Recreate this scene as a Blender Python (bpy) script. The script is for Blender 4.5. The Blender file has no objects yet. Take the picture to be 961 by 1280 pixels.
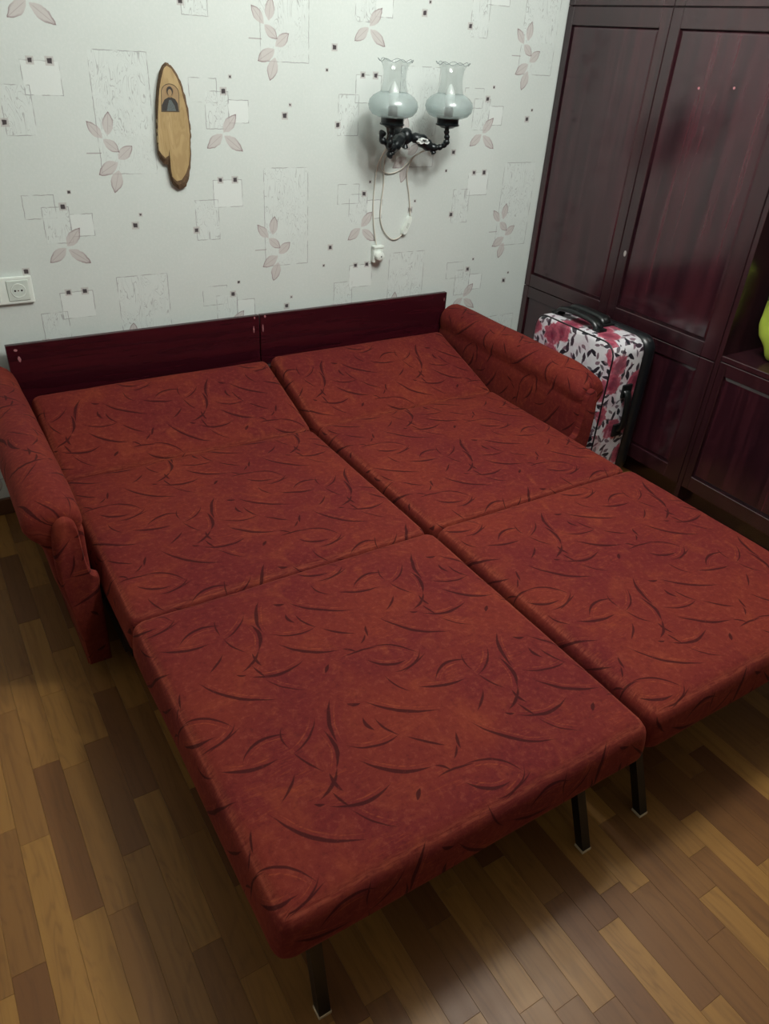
import bpy, bmesh, math, random
from mathutils import Matrix, Vector, noise as mnoise
random.seed(7)
SC = bpy.context.scene
COL = SC.collection
PI = math.pi

# ------------------------------------------------------------------ camera, world, lamps, exposure
cam_d = bpy.data.cameras.new('camera')
cam_d.sensor_fit = 'AUTO'
cam_d.sensor_width = 36.0
cam_d.lens = 928.19 * 36.0 / 1280.0
cam_d.clip_start = 0.02
cam = bpy.data.objects.new('camera', cam_d)
COL.objects.link(cam)
cam.matrix_world = Matrix(((0.84875590, 0.23890663, -0.47173832, -0.97849),
                           (-0.52525698, 0.48379163, -0.70003626, -2.53699),
                           (0.06097974, 0.84194374, 0.53610838, 1.48845),
                           (0, 0, 0, 1)))
SC.camera = cam
W = bpy.data.worlds.new('night_world')
SC.world = W
W.use_nodes = True
W.node_tree.nodes['Background'].inputs[0].default_value = (0.55, 0.62, 0.75, 1)
W.node_tree.nodes['Background'].inputs[1].default_value = 0.02
SC.view_settings.view_transform = 'Standard'
SC.view_settings.look = 'None'
SC.view_settings.gamma = 1.0
SC.view_settings.use_curve_mapping = False
SC.view_settings.exposure = 0.12
for k, (lx, ly, lz, e) in enumerate([(0.10, -1.48, 2.15, 29.0), (0.50, -1.18, 2.15, 25.0), (0.52, -1.60, 2.15, 25.0)]):
    ld = bpy.data.lights.new('ceiling_bulb', 'POINT')
    ld.energy = e
    ld.color = (0.98, 1.0, 0.95)
    ld.shadow_soft_size = 0.07
    lo = bpy.data.objects.new('ceiling_bulb', ld)
    lo.location = (lx, ly, lz)
    COL.objects.link(lo)


# ------------------------------------------------------------------ node expression helper
def srgb(r, g, b):
    f = lambda c: (c / 255.0 / 12.92) if c <= 10.31 else ((c / 255.0 + 0.055) / 1.055) ** 2.4
    return (f(r), f(g), f(b), 1.0)


class S:
    """A shader socket with arithmetic."""
    def __init__(self, g, sock):
        self.g, self.s = g, sock
    def __add__(self, o): return self.g.m('ADD', self, o)
    __radd__ = __add__
    def __sub__(self, o): return self.g.m('SUBTRACT', self, o)
    def __rsub__(self, o): return self.g.m('SUBTRACT', o, self)
    def __mul__(self, o): return self.g.m('MULTIPLY', self, o)
    __rmul__ = __mul__
    def __truediv__(self, o): return self.g.m('DIVIDE', self, o)
    def abs(self): return self.g.m('ABSOLUTE', self)
    def max(self, o): return self.g.m('MAXIMUM', self, o)
    def min(self, o): return self.g.m('MINIMUM', self, o)
    def step(self, a, b):                       # smooth 0 at a, 1 at b
        return self.g.mr(self, a, b)


class G:
    def __init__(self, name):
        self.mat = bpy.data.materials.new(name)
        self.mat.use_nodes = True
        self.nt = self.mat.node_tree
        self.bsdf = self.nt.nodes['Principled BSDF']
        self.out = self.nt.nodes['Material Output']
    def n(self, t, **kw):
        nd = self.nt.nodes.new(t)
        for k, v in kw.items():
            setattr(nd, k, v)
        return nd
    def put(self, inp, v):
        if isinstance(v, S):
            self.nt.links.new(v.s, inp)
        else:
            inp.default_value = v
    def m(self, op, a, b=None, c=None):
        nd = self.n('ShaderNodeMath', operation=op)
        self.put(nd.inputs[0], a)
        if b is not None: self.put(nd.inputs[1], b)
        if c is not None: self.put(nd.inputs[2], c)
        return S(self, nd.outputs[0])
    def vm(self, op, a, b=None, c=None):
        nd = self.n('ShaderNodeVectorMath', operation=op)
        self.put(nd.inputs[0], a)
        if b is not None: self.put(nd.inputs[1], b)
        if c is not None: self.put(nd.inputs[2], c)
        return S(self, nd.outputs[1] if op in ('LENGTH', 'DISTANCE', 'DOT_PRODUCT') else nd.outputs[0])
    def mr(self, v, a, b, lo=0.0, hi=1.0):
        nd = self.n('ShaderNodeMapRange', interpolation_type='SMOOTHSTEP')
        self.put(nd.inputs[0], v)
        nd.inputs[1].default_value = a; nd.inputs[2].default_value = b
        nd.inputs[3].default_value = lo; nd.inputs[4].default_value = hi
        return S(self, nd.outputs[0])
    def mapping(self, v, loc=(0, 0, 0), rot=(0, 0, 0), sc=(1, 1, 1)):
        nd = self.n('ShaderNodeMapping')
        self.put(nd.inputs[0], v)
        nd.inputs[1].default_value = loc; nd.inputs[2].default_value = rot; nd.inputs[3].default_value = sc
        return S(self, nd.outputs[0])
    def sep(self, v):
        nd = self.n('ShaderNodeSeparateXYZ')
        self.put(nd.inputs[0], v)
        return [S(self, o) for o in nd.outputs]
    def comb(self, x, y, z=0.0):
        nd = self.n('ShaderNodeCombineXYZ')
        self.put(nd.inputs[0], x); self.put(nd.inputs[1], y); self.put(nd.inputs[2], z)
        return S(self, nd.outputs[0])
    def noise(self, v, scale, detail=3.0, rough=0.5, dist=0.0, col=False):
        nd = self.n('ShaderNodeTexNoise')
        self.put(nd.inputs['Vector'], v)
        nd.inputs['Scale'].default_value = scale; nd.inputs['Detail'].default_value = detail
        nd.inputs['Roughness'].default_value = rough; nd.inputs['Distortion'].default_value = dist
        return S(self, nd.outputs[1 if col else 0])
    def mix(self, f, a, b):
        nd = self.n('ShaderNodeMix', data_type='RGBA')
        self.put(nd.inputs[0], f); self.put(nd.inputs[6], a); self.put(nd.inputs[7], b)
        return S(self, nd.outputs[2])
    def coord(self, which='Object'):
        nd = self.n('ShaderNodeTexCoord')
        return S(self, nd.outputs[which])
    def pos(self):
        return S(self, self.n('ShaderNodeNewGeometry').outputs['Position'])
    def bump(self, h, strength=0.3, dist=0.002):
        nd = self.n('ShaderNodeBump')
        nd.inputs['Strength'].default_value = strength; nd.inputs['Distance'].default_value = dist
        self.put(nd.inputs['Height'], h)
        self.nt.links.new(nd.outputs[0], self.bsdf.inputs['Normal'])
    def set(self, **kw):
        for k, v in kw.items():
            self.put(self.bsdf.inputs[k.replace('_', ' ')], v)
        return self.mat


def plain(name, c, rough=0.5, metal=0.0, spec=0.5, var=0.06, scale=40.0, **kw):
    g = G(name)
    nz = g.noise(g.coord(), scale, 3.0)
    d = tuple(max(0, x * (1 - var * 3)) for x in c[:3]) + (1,)
    g.set(Base_Color=g.mix(nz, d, tuple(min(1, x * (1 + var)) for x in c[:3]) + (1,)), Roughness=rough, Metallic=metal)
    g.bsdf.inputs['Specular IOR Level'].default_value = spec
    for k, v in kw.items():
        g.bsdf.inputs[k.replace('_', ' ')].default_value = v
    return g.mat


# ------------------------------------------------------------------ materials
TU, TV = 0.436, 0.355          # repeat of the upholstery pattern
ARCS = [(-0.6205, -1.8719, -0.767, 0.0854, -0.236, 0.047), (-0.6718, -1.6991, -0.264, 0.0525, -0.186, 0.077), (-0.6285, -1.6779, 0.18, 0.0518, 0.412, 0.07), (-0.5538, -1.6867, 0.677, 0.0453, -0.224, 0.05), (-0.5746, -1.7445, -1.145, 0.0337, -0.142, 0.067), (-0.6306, -1.7771, -2.428, 0.03, 0.115, 0.09), (-0.4874, -1.6816, -1.922, 0.0545, -0.172, 0.083), (-0.5263, -1.7405, -1.795, 0.0457, 0.245, 0.118), (-0.563, -1.805, -2.502, 0.0353, 0.176, 0.102), (-0.5493, -1.8073, -1.476, 0.0221, -0.154, 0.163), (-0.5243, -1.851, -0.099, 0.0604, -0.325, 0.067), (-0.5599, -1.8444, -1.321, 0.0227, -0.042, 0.119), (-0.5968, -1.8335, -0.51, 0.0099, -0.243, 0.3), (-0.528, -1.9047, -0.855, 0.0427, -0.164, 0.042), (-0.4417, -1.7595, -0.234, 0.0541, -0.282, 0.05), (-0.4013, -1.745, -1.216, 0.0326, -0.166, 0.083), (-0.3516, -1.8099, -0.736, 0.0387, -0.133, 0.081), (-0.4292, -1.7205, -1.384, 0.0199, -0.286, 0.2), (-0.4305, -1.6615, -0.443, 0.0139, -0.273, 0.3), (-0.3478, -1.7125, -0.637, 0.0769, -0.171, 0.053), (-0.4339, -1.8263, -0.614, 0.0679, -0.232, 0.066), (-0.3615, -1.8781, -0.787, 0.0172, 0.165, 0.157), (-0.2775, -1.5693, -0.63, 0.0579, 0.34, 0.047), (-0.3052, -1.587, -0.469, 0.0428, -0.323, 0.095), (-0.2673, -1.6091, 0.32, 0.0466, -0.353, 0.058), (-0.3412, -1.5389, -0.084, 0.0398, 0.105, 0.068), (-0.6925, -1.6215, 0.325, 0.0386, -0.053, 0.058), (-0.4316, -1.9031, -2.365, 0.0129, -0.029, 0.33), (-0.2963, -1.8382, -1.963, 0.0191, -0.067, 0.165), (-0.3179, -1.8585, -2.34, 0.0166, 0.133, 0.136), (-0.3194, -1.6571, -1.182, 0.0325, -0.258, 0.069), (-0.5875, -1.6729, -1.718, 0.0262, -0.204, 0.069)]


def make_fabric():
    g = G('red_velour')
    uvn = g.n('ShaderNodeUVMap', uv_map='fabric')
    uv = S(g, uvn.outputs[0])
    wob = g.vm('SCALE', g.vm('SUBTRACT', g.noise(uv, 14.0, 2.0, col=True), (0.5, 0.5, 0.5)))
    wob.s.node.inputs['Scale'].default_value = 0.010
    p = g.vm('ADD', uv, wob)
    acc = gold = None
    for n_, (cx, cy, th, L, s, w) in enumerate(ARCS):
        d = g.vm('WRAP', g.vm('SUBTRACT', p, (cx, cy, 0)), (TU / 2, TV / 2, 1), (-TU / 2, -TV / 2, -1))
        q = g.mapping(d, rot=(0, 0, -th), sc=(1 / L, 1 / L, 1))
        x, y, _ = g.sep(q)
        k = g.m('MULTIPLY_ADD', x * x, -1.0, 1.0)
        off = g.m('MULTIPLY_ADD', k, -s, y)
        wm = min(w * 1.0, 0.0046 / L)
        mm = g.m('MULTIPLY', k * wm - off.abs(), L)              # in metres
        acc = mm if acc is None else acc.max(mm)
        if L > 0.042:                            # a thin golden stroke runs beside the longer swirls
            gm = g.m('MULTIPLY', k * (0.0016 / L) - (off - math.copysign(0.011, -s) / L).abs(), L)
            gold = gm if gold is None else gold.max(gm)
    arc = acc.step(-0.0012, 0.0014)
    pos = g.pos()
    big = g.noise(pos, 3.0, 3.0, 0.6)
    mid = g.noise(uv, 13.0, 4.0, 0.65, 0.8)
    brush = g.noise(g.mapping(p, rot=(0, 0, 0.7), sc=(1.0, 7.0, 1.0)), 30.0, 3.0, 0.6)
    patch = g.noise(uv, 7.0, 2.0).step(0.46, 0.66)
    crimson, brick, orange = srgb(88, 25, 26), srgb(100, 34, 26), srgb(122, 53, 33)
    base = g.mix(big.step(0.36, 0.66), crimson, brick)
    base = g.mix(mid.step(0.48, 0.80) * 0.60, base, orange)
    base = g.mix(brush.step(0.52, 0.72) * patch * 0.45, base, srgb(130, 56, 30))
    base = g.mix(mid.step(0.45, 0.22) * 0.30, base, srgb(70, 18, 22))
    base = g.mix(gold.step(-0.0008, 0.0012) * brush.step(0.35, 0.6) * 0.42, base, srgb(142, 68, 38))
    wear = S(g, g.n('ShaderNodeAttribute', attribute_type='GEOMETRY', attribute_name='wear').outputs['Fac'])
    base = g.mix(wear * brush.step(0.3, 0.65) * 0.45, base, srgb(150, 78, 56))
    nap = g.noise(g.vm('ADD', uv, g.vm('SCALE', wob)), 70.0, 3.0, 0.7)
    base = g.mix(nap.step(0.50, 0.72) * 0.38, base, srgb(128, 60, 44))
    base = g.mix(nap.step(0.48, 0.30) * 0.35, base, srgb(62, 15, 19))
    base = g.mix(arc * nap.step(0.22, 0.42) * 0.84, base, srgb(46, 7, 10))
    g.put(g.bsdf.inputs['Sheen Weight'], g.m('MULTIPLY_ADD', arc, -0.13, 0.16))
    g.set(Base_Color=base, Roughness=0.85)
    g.bump(nap, 0.25, 0.003)
    b = g.bsdf.inputs
    b['Specular IOR Level'].default_value = 0.15
    b['Sheen Roughness'].default_value = 0.45
    b['Sheen Tint'].default_value = srgb(228, 106, 76)
    return g.mat


def make_wallpaper():
    g = G('patterned_wallpaper')
    Sx, V = 0.53, 0.6373
    X0, Z0 = -0.3927, 1.4143
    x, _, z = g.sep(g.coord('Object'))
    def cell(shift):
        gu = x - X0
        k = g.m('FLOOR', (gu - shift) * (1 / Sx))
        u = gu - k * Sx
        v = g.m('WRAP', g.m('MULTIPLY_ADD', k, V / 2, z - Z0), 0.06, 0.06 - V)
        return u, v
    uA, vA = cell(-0.10)
    uB, vB = cell(0.05)
    def rect(u, v, x0, x1, z1, z0):
        dx = g.m('MULTIPLY_ADD', (u - (x0 + x1) / 2).abs(), 1.0, -(x1 - x0) / 2)
        dz = g.m('MULTIPLY_ADD', (v - (z0 + z1) / 2).abs(), 1.0, -(z1 - z0) / 2)
        return dx.max(dz)                        # negative inside
    pos = g.comb(x, z, 0)
    jit = (g.noise(pos, 60.0, 2.0) - 0.5)
    broken = g.noise(pos, 26.0, 1.0).step(0.36, 0.56)
    line = None
    fill = None
    def outline(d, wd=0.0010):
        nonlocal line
        o = g.m('MULTIPLY_ADD', jit, 0.004, d).abs().step(wd * 1.6, wd * 0.5)
        line = o if line is None else line.max(o)
    def fillin(d):
        nonlocal fill
        f = d.step(0.0, -0.001)
        fill = f if fill is None else fill.max(f)
    # tall rectangles of bark lines behind the leaf sprays, and the smaller boxes
    A = rect(uA, vA, 0.0, 0.168, 0.0, -0.326)
    Aup = rect(uA, vA, 0.0, 0.162, 0.0, -0.222)
    bB = rect(uB, vB, 0.338, 0.415, -0.095, -0.200)
    r1 = rect(uB, vB, 0.289, 0.378, -0.060, -0.126)
    r2 = rect(uB, vB, 0.414, 0.482, -0.118, -0.183)
    cb = rect(uB, vB, 0.349, 0.450, -0.352, -0.436)
    cr = rect(uB, vB, 0.283, 0.363, -0.412, -0.538)
    for d in (A, bB, r1, r2, cb, cr):
        outline(d)
    for d in (r2, cb):
        fillin(d)
    bark_mask = Aup.step(0.0, -0.002).max(bB.step(0.0, -0.002)).max(cr.step(0.0, -0.002)).max(A.step(0.0, -0.002) * 0.45)
    st = g.noise(g.comb(x * 34.0, z * 9.0, 0), 1.0, 2.0, 0.5, 1.0)
    bark = g.m('PINGPONG', st, 0.045).step(0.010, 0.0) * bark_mask * g.noise(pos, 17.0, 1.0).step(0.32, 0.55)
    # small dark squares with a pale frame
    dark = frame = None
    for (sx, sz, h) in ((0.400, -0.094, 0.0115), (0.424, -0.054, 0.0060), (0.375, -0.352, 0.0105), (0.426, -0.352, 0.0118),
                        (0.282, -0.505, 0.0115), (0.298, -0.584, 0.0062), (0.081, -0.479, 0.0118), (0.101, -0.447, 0.0060),
                        (0.263, -0.277, 0.0112), (0.236, -0.342, 0.0060)):
        ax = (uB - sx).abs(); az = (vB - sz).abs()
        d = ax.max(az)
        i = g.m('MULTIPLY_ADD', jit, 0.006, d).step(h * 0.66, h * 0.42)
        f = d.step(h * 1.05, h * 0.9)
        dark = i if dark is None else dark.max(i)
        frame = f if frame is None else frame.max(f)
    # leaves
    leaf = edge = None
    def leafshape(u, v, bx, bz, tx, tz, hw):
        nonlocal leaf, edge
        L = math.hypot(tx - bx, tz - bz); th = math.atan2(tz - bz, tx - bx)
        q = g.mapping(g.comb(u - bx, v - bz, 0), rot=(0, 0, -th), sc=(1 / L, 1 / L, 1))
        a, b, _ = g.sep(q)
        prof = g.m('MULTIPLY', g.m('MULTIPLY', a, g.m('SUBTRACT', 1.0, a)), g.m('MULTIPLY_ADD', a.min(1.0), -1.0, 4.6)) * (hw / L)
        mm = g.m('MULTIPLY_ADD', jit, 0.10, prof - b.abs())
        f = mm.step(0.0, 0.03)
        vein = b.abs().step(0.022, 0.004) * a.step(0.05, 0.2)
        ed = (mm.step(0.10, 0.02) * a.step(0.2, 0.95) + vein * 0.35) * f
        leaf = f if leaf is None else leaf.max(f)
        edge = ed if edge is None else edge.max(ed)
    for q in ((0.0125, -0.228, -0.029, -0.180, 0.0150), (0.029, -0.219, 0.038, -0.154, 0.0165), (0.014, -0.229, 0.059, -0.266, 0.0150),
              (0.051, -0.285, 0.0985, -0.247, 0.0170), (0.049, -0.292, -0.013, -0.328, 0.0185), (0.050, -0.314, 0.029, -0.381, 0.0185)):
        leafshape(uA, vA, *q)
    for q in ((0.393, -0.212, 0.440, -0.157, 0.0180), (0.391, -0.215, 0.336, -0.257, 0.0170), (0.396, -0.219, 0.460, -0.268, 0.0165)):
        leafshape(uB, vB, *q)
    twig = rect(uA, vA, -0.039, 0.004, -0.2655, -0.2685).step(0.001, -0.001)
    gn = g.noise(pos, 5.0, 4.0)
    base = g.mix(gn, srgb(196, 205, 201), srgb(206, 213, 210))
    base = g.mix(g.noise(pos, 130.0, 2.0).step(0.4, 0.75) * 0.12, base, srgb(232, 232, 230))
    base = g.mix(fill * 0.5, base, srgb(220, 226, 224))
    base = g.mix(bark_mask * 0.30, base, srgb(212, 220, 218))
    base = g.mix((line * broken * 0.8).max(bark * 0.62), base, srgb(140, 142, 143))
    base = g.mix(leaf * 0.72, base, srgb(186, 178, 176))
    base = g.mix((edge * 0.90).max(twig * 0.6), base, srgb(128, 112, 114))
    base = g.mix(frame * 0.55, base, srgb(168, 160, 158))
    base = g.mix(dark * 0.95, base, srgb(58, 50, 54))
    g.set(Base_Color=base, Roughness=0.75)
    g.bsdf.inputs['Specular IOR Level'].default_value = 0.2
    g.bump(g.noise(pos, 150.0, 3.0), 0.15, 0.0015)
    return g.mat


def make_varnish(name, ca, cb, rough=0.22, axis='z', spec=0.5, sc=1.0):
    g = G(name)
    x, y, z = g.sep(g.pos())
    if axis == 'z':
        v = g.comb(x * 26.0, y * 26.0, z * 1.3)
    else:
        v = g.comb(x * 1.6, y * 26.0, z * 26.0)
    n1 = g.noise(v, 1.0 * sc, 4.0, 0.6, 0.5)
    n2 = g.noise(v, 4.5 * sc, 3.0, 0.6)
    c = g.mix(n1.step(0.34, 0.68), ca, cb)
    c = g.mix(n2.step(0.5, 0.72) * 0.45, c, tuple(q * 0.55 for q in ca[:3]) + (1,))
    g.set(Base_Color=c, Roughness=g.m('MULTIPLY_ADD', n1, 0.08, rough - 0.04))
    g.bsdf.inputs['Specular IOR Level'].default_value = spec
    return g.mat


def make_plank(name, kind):
    g = G(name)
    at = g.n('ShaderNodeAttribute', attribute_type=kind, attribute_name='tone')
    t = S(g, at.outputs['Fac'])
    x, y, z = g.sep(g.pos())
    sh = t * 37.0
    v = g.comb(x * 60.0 + sh * 3.1, y * 3.0 + sh, sh)
    n1 = g.noise(v, 1.0, 5.0, 0.62, 0.4)
    n2 = g.noise(g.comb(x * 17.0 + sh, y * 2.4 + sh * 2.0, sh), 1.0, 2.0, 0.5, 0.6)
    rings = g.m('PINGPONG', n2, 0.05).step(0.030, 0.0)
    c = g.mix(t, srgb(98, 62, 36), srgb(146, 106, 54))
    c = g.mix(n1.step(0.40, 0.75) * 0.50, c, g.mix(t, srgb(80, 48, 28), srgb(120, 82, 40)))
    c = g.mix(rings * n1.step(0.3, 0.6) * 0.22, c, srgb(80, 52, 30))
    g.set(Base_Color=c, Roughness=g.m('MULTIPLY_ADD', n1, 0.12, 0.36))
    g.bsdf.inputs['Specular IOR Level'].default_value = 0.30
    return g.mat


def make_floral():
    g = G('rose_print_shell')
    uv = S(g, g.n('ShaderNodeUVMap', uv_map='print').outputs[0])
    wob = g.vm('SCALE', g.vm('SUBTRACT', g.noise(uv, 30.0, 2.0, col=True), (0.5, 0.5, 0.5)))
    wob.s.node.inputs['Scale'].default_value = 0.020
    pw = g.vm('ADD', uv, wob)
    base = g.mix(g.noise(uv, 14.0).step(0.45, 0.7), srgb(204, 203, 208), srgb(192, 172, 184))
    # leaves: lens shapes at random angles, one per cell
    def leaves(scale, off, hw, keep):
        vo = g.n('ShaderNodeTexVoronoi', voronoi_dimensions='2D', feature='F1')
        src = g.mapping(pw, loc=(off, off * 1.7, 0))
        g.put(vo.inputs['Vector'], src)
        vo.inputs['Scale'].default_value = scale
        vo.inputs['Randomness'].default_value = 0.9
        d = g.vm('SUBTRACT', src, S(g, vo.outputs['Position']))
        r, gg, bb = g.sep(S(g, vo.outputs['Color']))
        ro = g.n('ShaderNodeVectorRotate', rotation_type='Z_AXIS')
        g.put(ro.inputs['Vector'], d); g.put(ro.inputs['Angle'], r * 6.283)
        a, b, _ = g.sep(S(g, ro.outputs[0]))
        a = a * (scale / 0.48); b = b * (scale / 0.48)
        pr = g.m('MULTIPLY_ADD', a * a, -1.0, 1.0) * hw
        return (pr - b.abs()).step(0.0, 0.06) * gg.step(keep, keep + 0.02), bb
    l1, b1 = leaves(22.0, 0.0, 0.40, 0.04)
    l2, b2 = leaves(29.0, 0.37, 0.36, 0.08)
    base = g.mix(l2 * 0.85, base, g.mix(b2, srgb(50, 44, 58), srgb(110, 62, 84)))
    # roses
    vo = g.n('ShaderNodeTexVoronoi', voronoi_dimensions='2D', feature='F1')
    g.put(vo.inputs['Vector'], g.mapping(pw, loc=(0.03, 0.02, 0)))
    vo.inputs['Scale'].default_value = 9.5
    dist = S(g, vo.outputs['Distance']); r, gg, bb = g.sep(S(g, vo.outputs['Color']))
    pet = g.m('MULTIPLY_ADD', g.noise(pw, 60.0, 2.0) - 0.5, 0.35, dist)
    inside = pet.step(0.46, 0.36) * gg.step(0.24, 0.27)
    fold = g.m('PINGPONG', pet * 1.0, 0.065).step(0.016, 0.05)
    rose = g.mix(pet.step(0.05, 0.42), srgb(116, 22, 50), srgb(184, 84, 102))
    rose = g.mix(fold * 0.45, rose, srgb(118, 30, 62))
    rose = g.mix(g.noise(uv, 22.0).step(0.6, 0.75), rose, srgb(200, 140, 156))
    base = g.mix(inside * 0.95, base, rose)
    base = g.mix(l1 * (1.0 - inside * 0.8), base, g.mix(b1, srgb(30, 34, 42), srgb(66, 50, 62)))
    g.set(Base_Color=base, Roughness=0.28)
    return g.mat


def make_glass(name, frosted):
    g = G(name)
    nt = g.nt
    tr = g.n('ShaderNodeBsdfTransparent')
    gl = g.n('ShaderNodeBsdfGlossy')
    gl.inputs['Roughness'].default_value = 0.25 if frosted else 0.10
    nz = g.noise(g.coord(), 60.0, 2.0)
    if frosted:
        tr.inputs[0].default_value = (0.90, 0.94, 0.94, 1)
        di = g.n('ShaderNodeBsdfDiffuse'); tl = g.n('ShaderNodeBsdfTranslucent')
        g.put(di.inputs[0], g.mix(nz, srgb(206, 216, 215), srgb(216, 223, 222)))
        tl.inputs[0].default_value = srgb(226, 234, 233)
        a = g.n('ShaderNodeMixShader'); a.inputs[0].default_value = 0.45
        nt.links.new(di.outputs[0], a.inputs[1]); nt.links.new(tl.outputs[0], a.inputs[2])
        b = g.n('ShaderNodeMixShader'); b.inputs[0].default_value = 0.30
        nt.links.new(tr.outputs[0], b.inputs[1]); nt.links.new(a.outputs[0], b.inputs[2])
        base = b.outputs[0]
    else:
        g.put(tr.inputs[0], g.mix(nz, (0.955, 0.965, 0.965, 1), (0.975, 0.985, 0.985, 1)))
        base = tr.outputs[0]
    lw = g.n('ShaderNodeLayerWeight'); lw.inputs[0].default_value = 0.5
    f = S(g, lw.outputs['Facing'])
    fac = g.m('MULTIPLY_ADD', g.m('POWER', f, 4.0), 0.30, 0.06)
    c = g.n('ShaderNodeMixShader')
    nt.links.new(fac.s, c.inputs[0]); nt.links.new(base, c.inputs[1]); nt.links.new(gl.outputs[0], c.inputs[2])
    nt.links.new(c.outputs[0], g.out.inputs['Surface'])
    return g.mat


def make_slab_wood():
    g = G('oiled_cross_cut_wood')
    x, y, z = g.sep(g.pos())
    n = g.noise(g.comb(x * 20.0, y * 4.0, z * 4.0), 1.0, 3.0, 0.5, 0.6)
    rings = g.m('PINGPONG', n, 0.04).step(0.01, 0.03)
    c = g.mix(n.step(0.3, 0.7), srgb(164, 140, 96), srgb(184, 160, 116))
    c = g.mix((1.0 - rings) * 0.25, c, srgb(134, 104, 68))
    g.set(Base_Color=c, Roughness=0.45)
    return g.mat


M = dict(
    fabric=make_fabric(), wallpaper=make_wallpaper(),
    mahogany=make_varnish('mahogany_varnish', srgb(36, 17, 23), srgb(54, 25, 30), 0.24, spec=0.8),
    mahogany_panel=make_varnish('mahogany_panel_varnish', srgb(37, 17, 24), srgb(63, 27, 35), 0.16, spec=0.8),
    board=make_varnish('backboard_varnish', srgb(48, 11, 20), srgb(60, 15, 23), 0.20, axis='x'),
    cabinet_dark=plain('dark_cabinet_inside', srgb(30, 28, 26), 0.30, var=0.1),
    plank=make_plank('laminate_strip', 'OBJECT'), plank_far=make_plank('laminate_strip_field', 'GEOMETRY'),
    subfloor=plain('dark_underlay', srgb(40, 28, 20), 0.8),
    plaster=plain('pale_wall_paint', srgb(192, 192, 188), 0.8, scale=3.0, var=0.02),
    ceiling=plain('ceiling_paint', srgb(226, 226, 222), 0.9, scale=3.0, var=0.02),
    front_paint=plain('beige_wall_paint', srgb(142, 134, 122), 0.8, scale=3.0, var=0.02),
    base_wood=plain('brown_baseboard', srgb(92, 58, 38), 0.4),
    frame_wood=plain('dark_sofa_frame', srgb(38, 22, 18), 0.6),
    black_steel=plain('black_painted_steel', srgb(14, 14, 14), 0.35),
    pale_felt=plain('pale_foot_cap', srgb(196, 180, 150), 0.7),
    white_plastic=plain('white_plastic', srgb(222, 230, 224), 0.35, var=0.02),
    grey_plastic=plain('grey_socket_plastic', srgb(200, 210, 203), 0.4, var=0.02),  # slightly greyer plastic for socket inserts and rockers
    hole=plain('dark_hole', srgb(26, 26, 26), 0.8),
    cast_black=plain('black_cast_metal', srgb(24, 30, 33), 0.32, 0.3, var=0.2, scale=90.0),
    plate_bronze=plain('bronze_wall_plate', srgb(88, 72, 66), 0.35, 0.5),
    white_decal=plain('white_flower_paint', srgb(214, 218, 216), 0.5),
    cord=plain('off_white_cord', srgb(212, 208, 196), 0.5),
    frost=make_glass('frosted_glass', True), clear=make_glass('clear_glass', False),
    rim=plain('smoky_glass_rim', srgb(120, 130, 132), 0.15),
    bulb=plain('milky_bulb', srgb(214, 220, 218), 0.12),
    slab=make_slab_wood(), bark=plain('rough_bark', srgb(112, 88, 64), 0.9, var=0.25, scale=160.0),
    ink=plain('dark_print', srgb(52, 48, 44), 0.6, var=0.1, scale=220.0), ink_mid=plain('brown_print', srgb(146, 118, 80), 0.6),
    ink_grey=plain('blue_grey_print', srgb(96, 104, 104), 0.6, var=0.2, scale=300.0), ink_pale=plain('pale_print', srgb(158, 132, 96), 0.6),
    floral=make_floral(), case_black=plain('black_case_shell', srgb(20, 24, 28), 0.32, var=0.15),
    case_handle=plain('black_handle_rubber', srgb(17, 21, 22), 0.30), chrome=plain('chrome', srgb(200, 200, 205), 0.15, 1.0),
    scuff=plain('bare_chipped_edge', srgb(168, 112, 116), 0.7), brass=plain('pale_metal_keyhole', srgb(190, 180, 180), 0.3, 0.6),
    lime=plain('lime_green_cloth', srgb(170, 190, 66), 0.7, var=0.12, scale=18.0), lime_dark=plain('dark_slot', srgb(50, 66, 24), 0.8),
)


# ------------------------------------------------------------------ object helpers
ORIGIN = {}


def thing(name, label, cat, loc, group=None):
    o = bpy.data.objects.new(name, None)
    o.empty_display_size = 0.05
    o.location = loc
    o['label'] = label; o['category'] = cat
    if group: o['group'] = group
    COL.objects.link(o)
    ORIGIN[o.name] = Vector(loc)
    return o


def mesh_from(name, verts, faces, mats, parent=None, smooth=False, uvs=None, uvname='fabric', fmat=None, kind=None, label=None):
    """verts in world coordinates; the object sits at its parent's origin"""
    org = Vector((0, 0, 0))
    if parent is not None:
        org = ORIGIN[parent.name]
    me = bpy.data.meshes.new(name)
    me.from_pydata([tuple(Vector(v) - org) for v in verts], [], faces)
    if not isinstance(mats, (list, tuple)): mats = [mats]
    for m in mats: me.materials.append(m)
    if smooth:
        me.polygons.foreach_set('use_smooth', [True] * len(me.polygons))
    if fmat:
        me.polygons.foreach_set('material_index', fmat)
    if uvs is not None:
        ul = me.uv_layers.new(name=uvname)
        fl = []
        for l in me.loops:
            fl.extend(uvs[l.vertex_index])
        ul.data.foreach_set('uv', fl)
    me.update()
    bm = bmesh.new(); bm.from_mesh(me)
    bmesh.ops.recalc_face_normals(bm, faces=bm.faces)
    bm.to_mesh(me); bm.free()
    o = bpy.data.objects.new(name, me)
    COL.objects.link(o)
    if parent is not None:
        o.parent = parent
        ORIGIN[o.name] = org
    else:
        ORIGIN[o.name] = Vector((0, 0, 0))
    if kind: o['kind'] = kind
    if label: o['label'] = label
    return o


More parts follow.
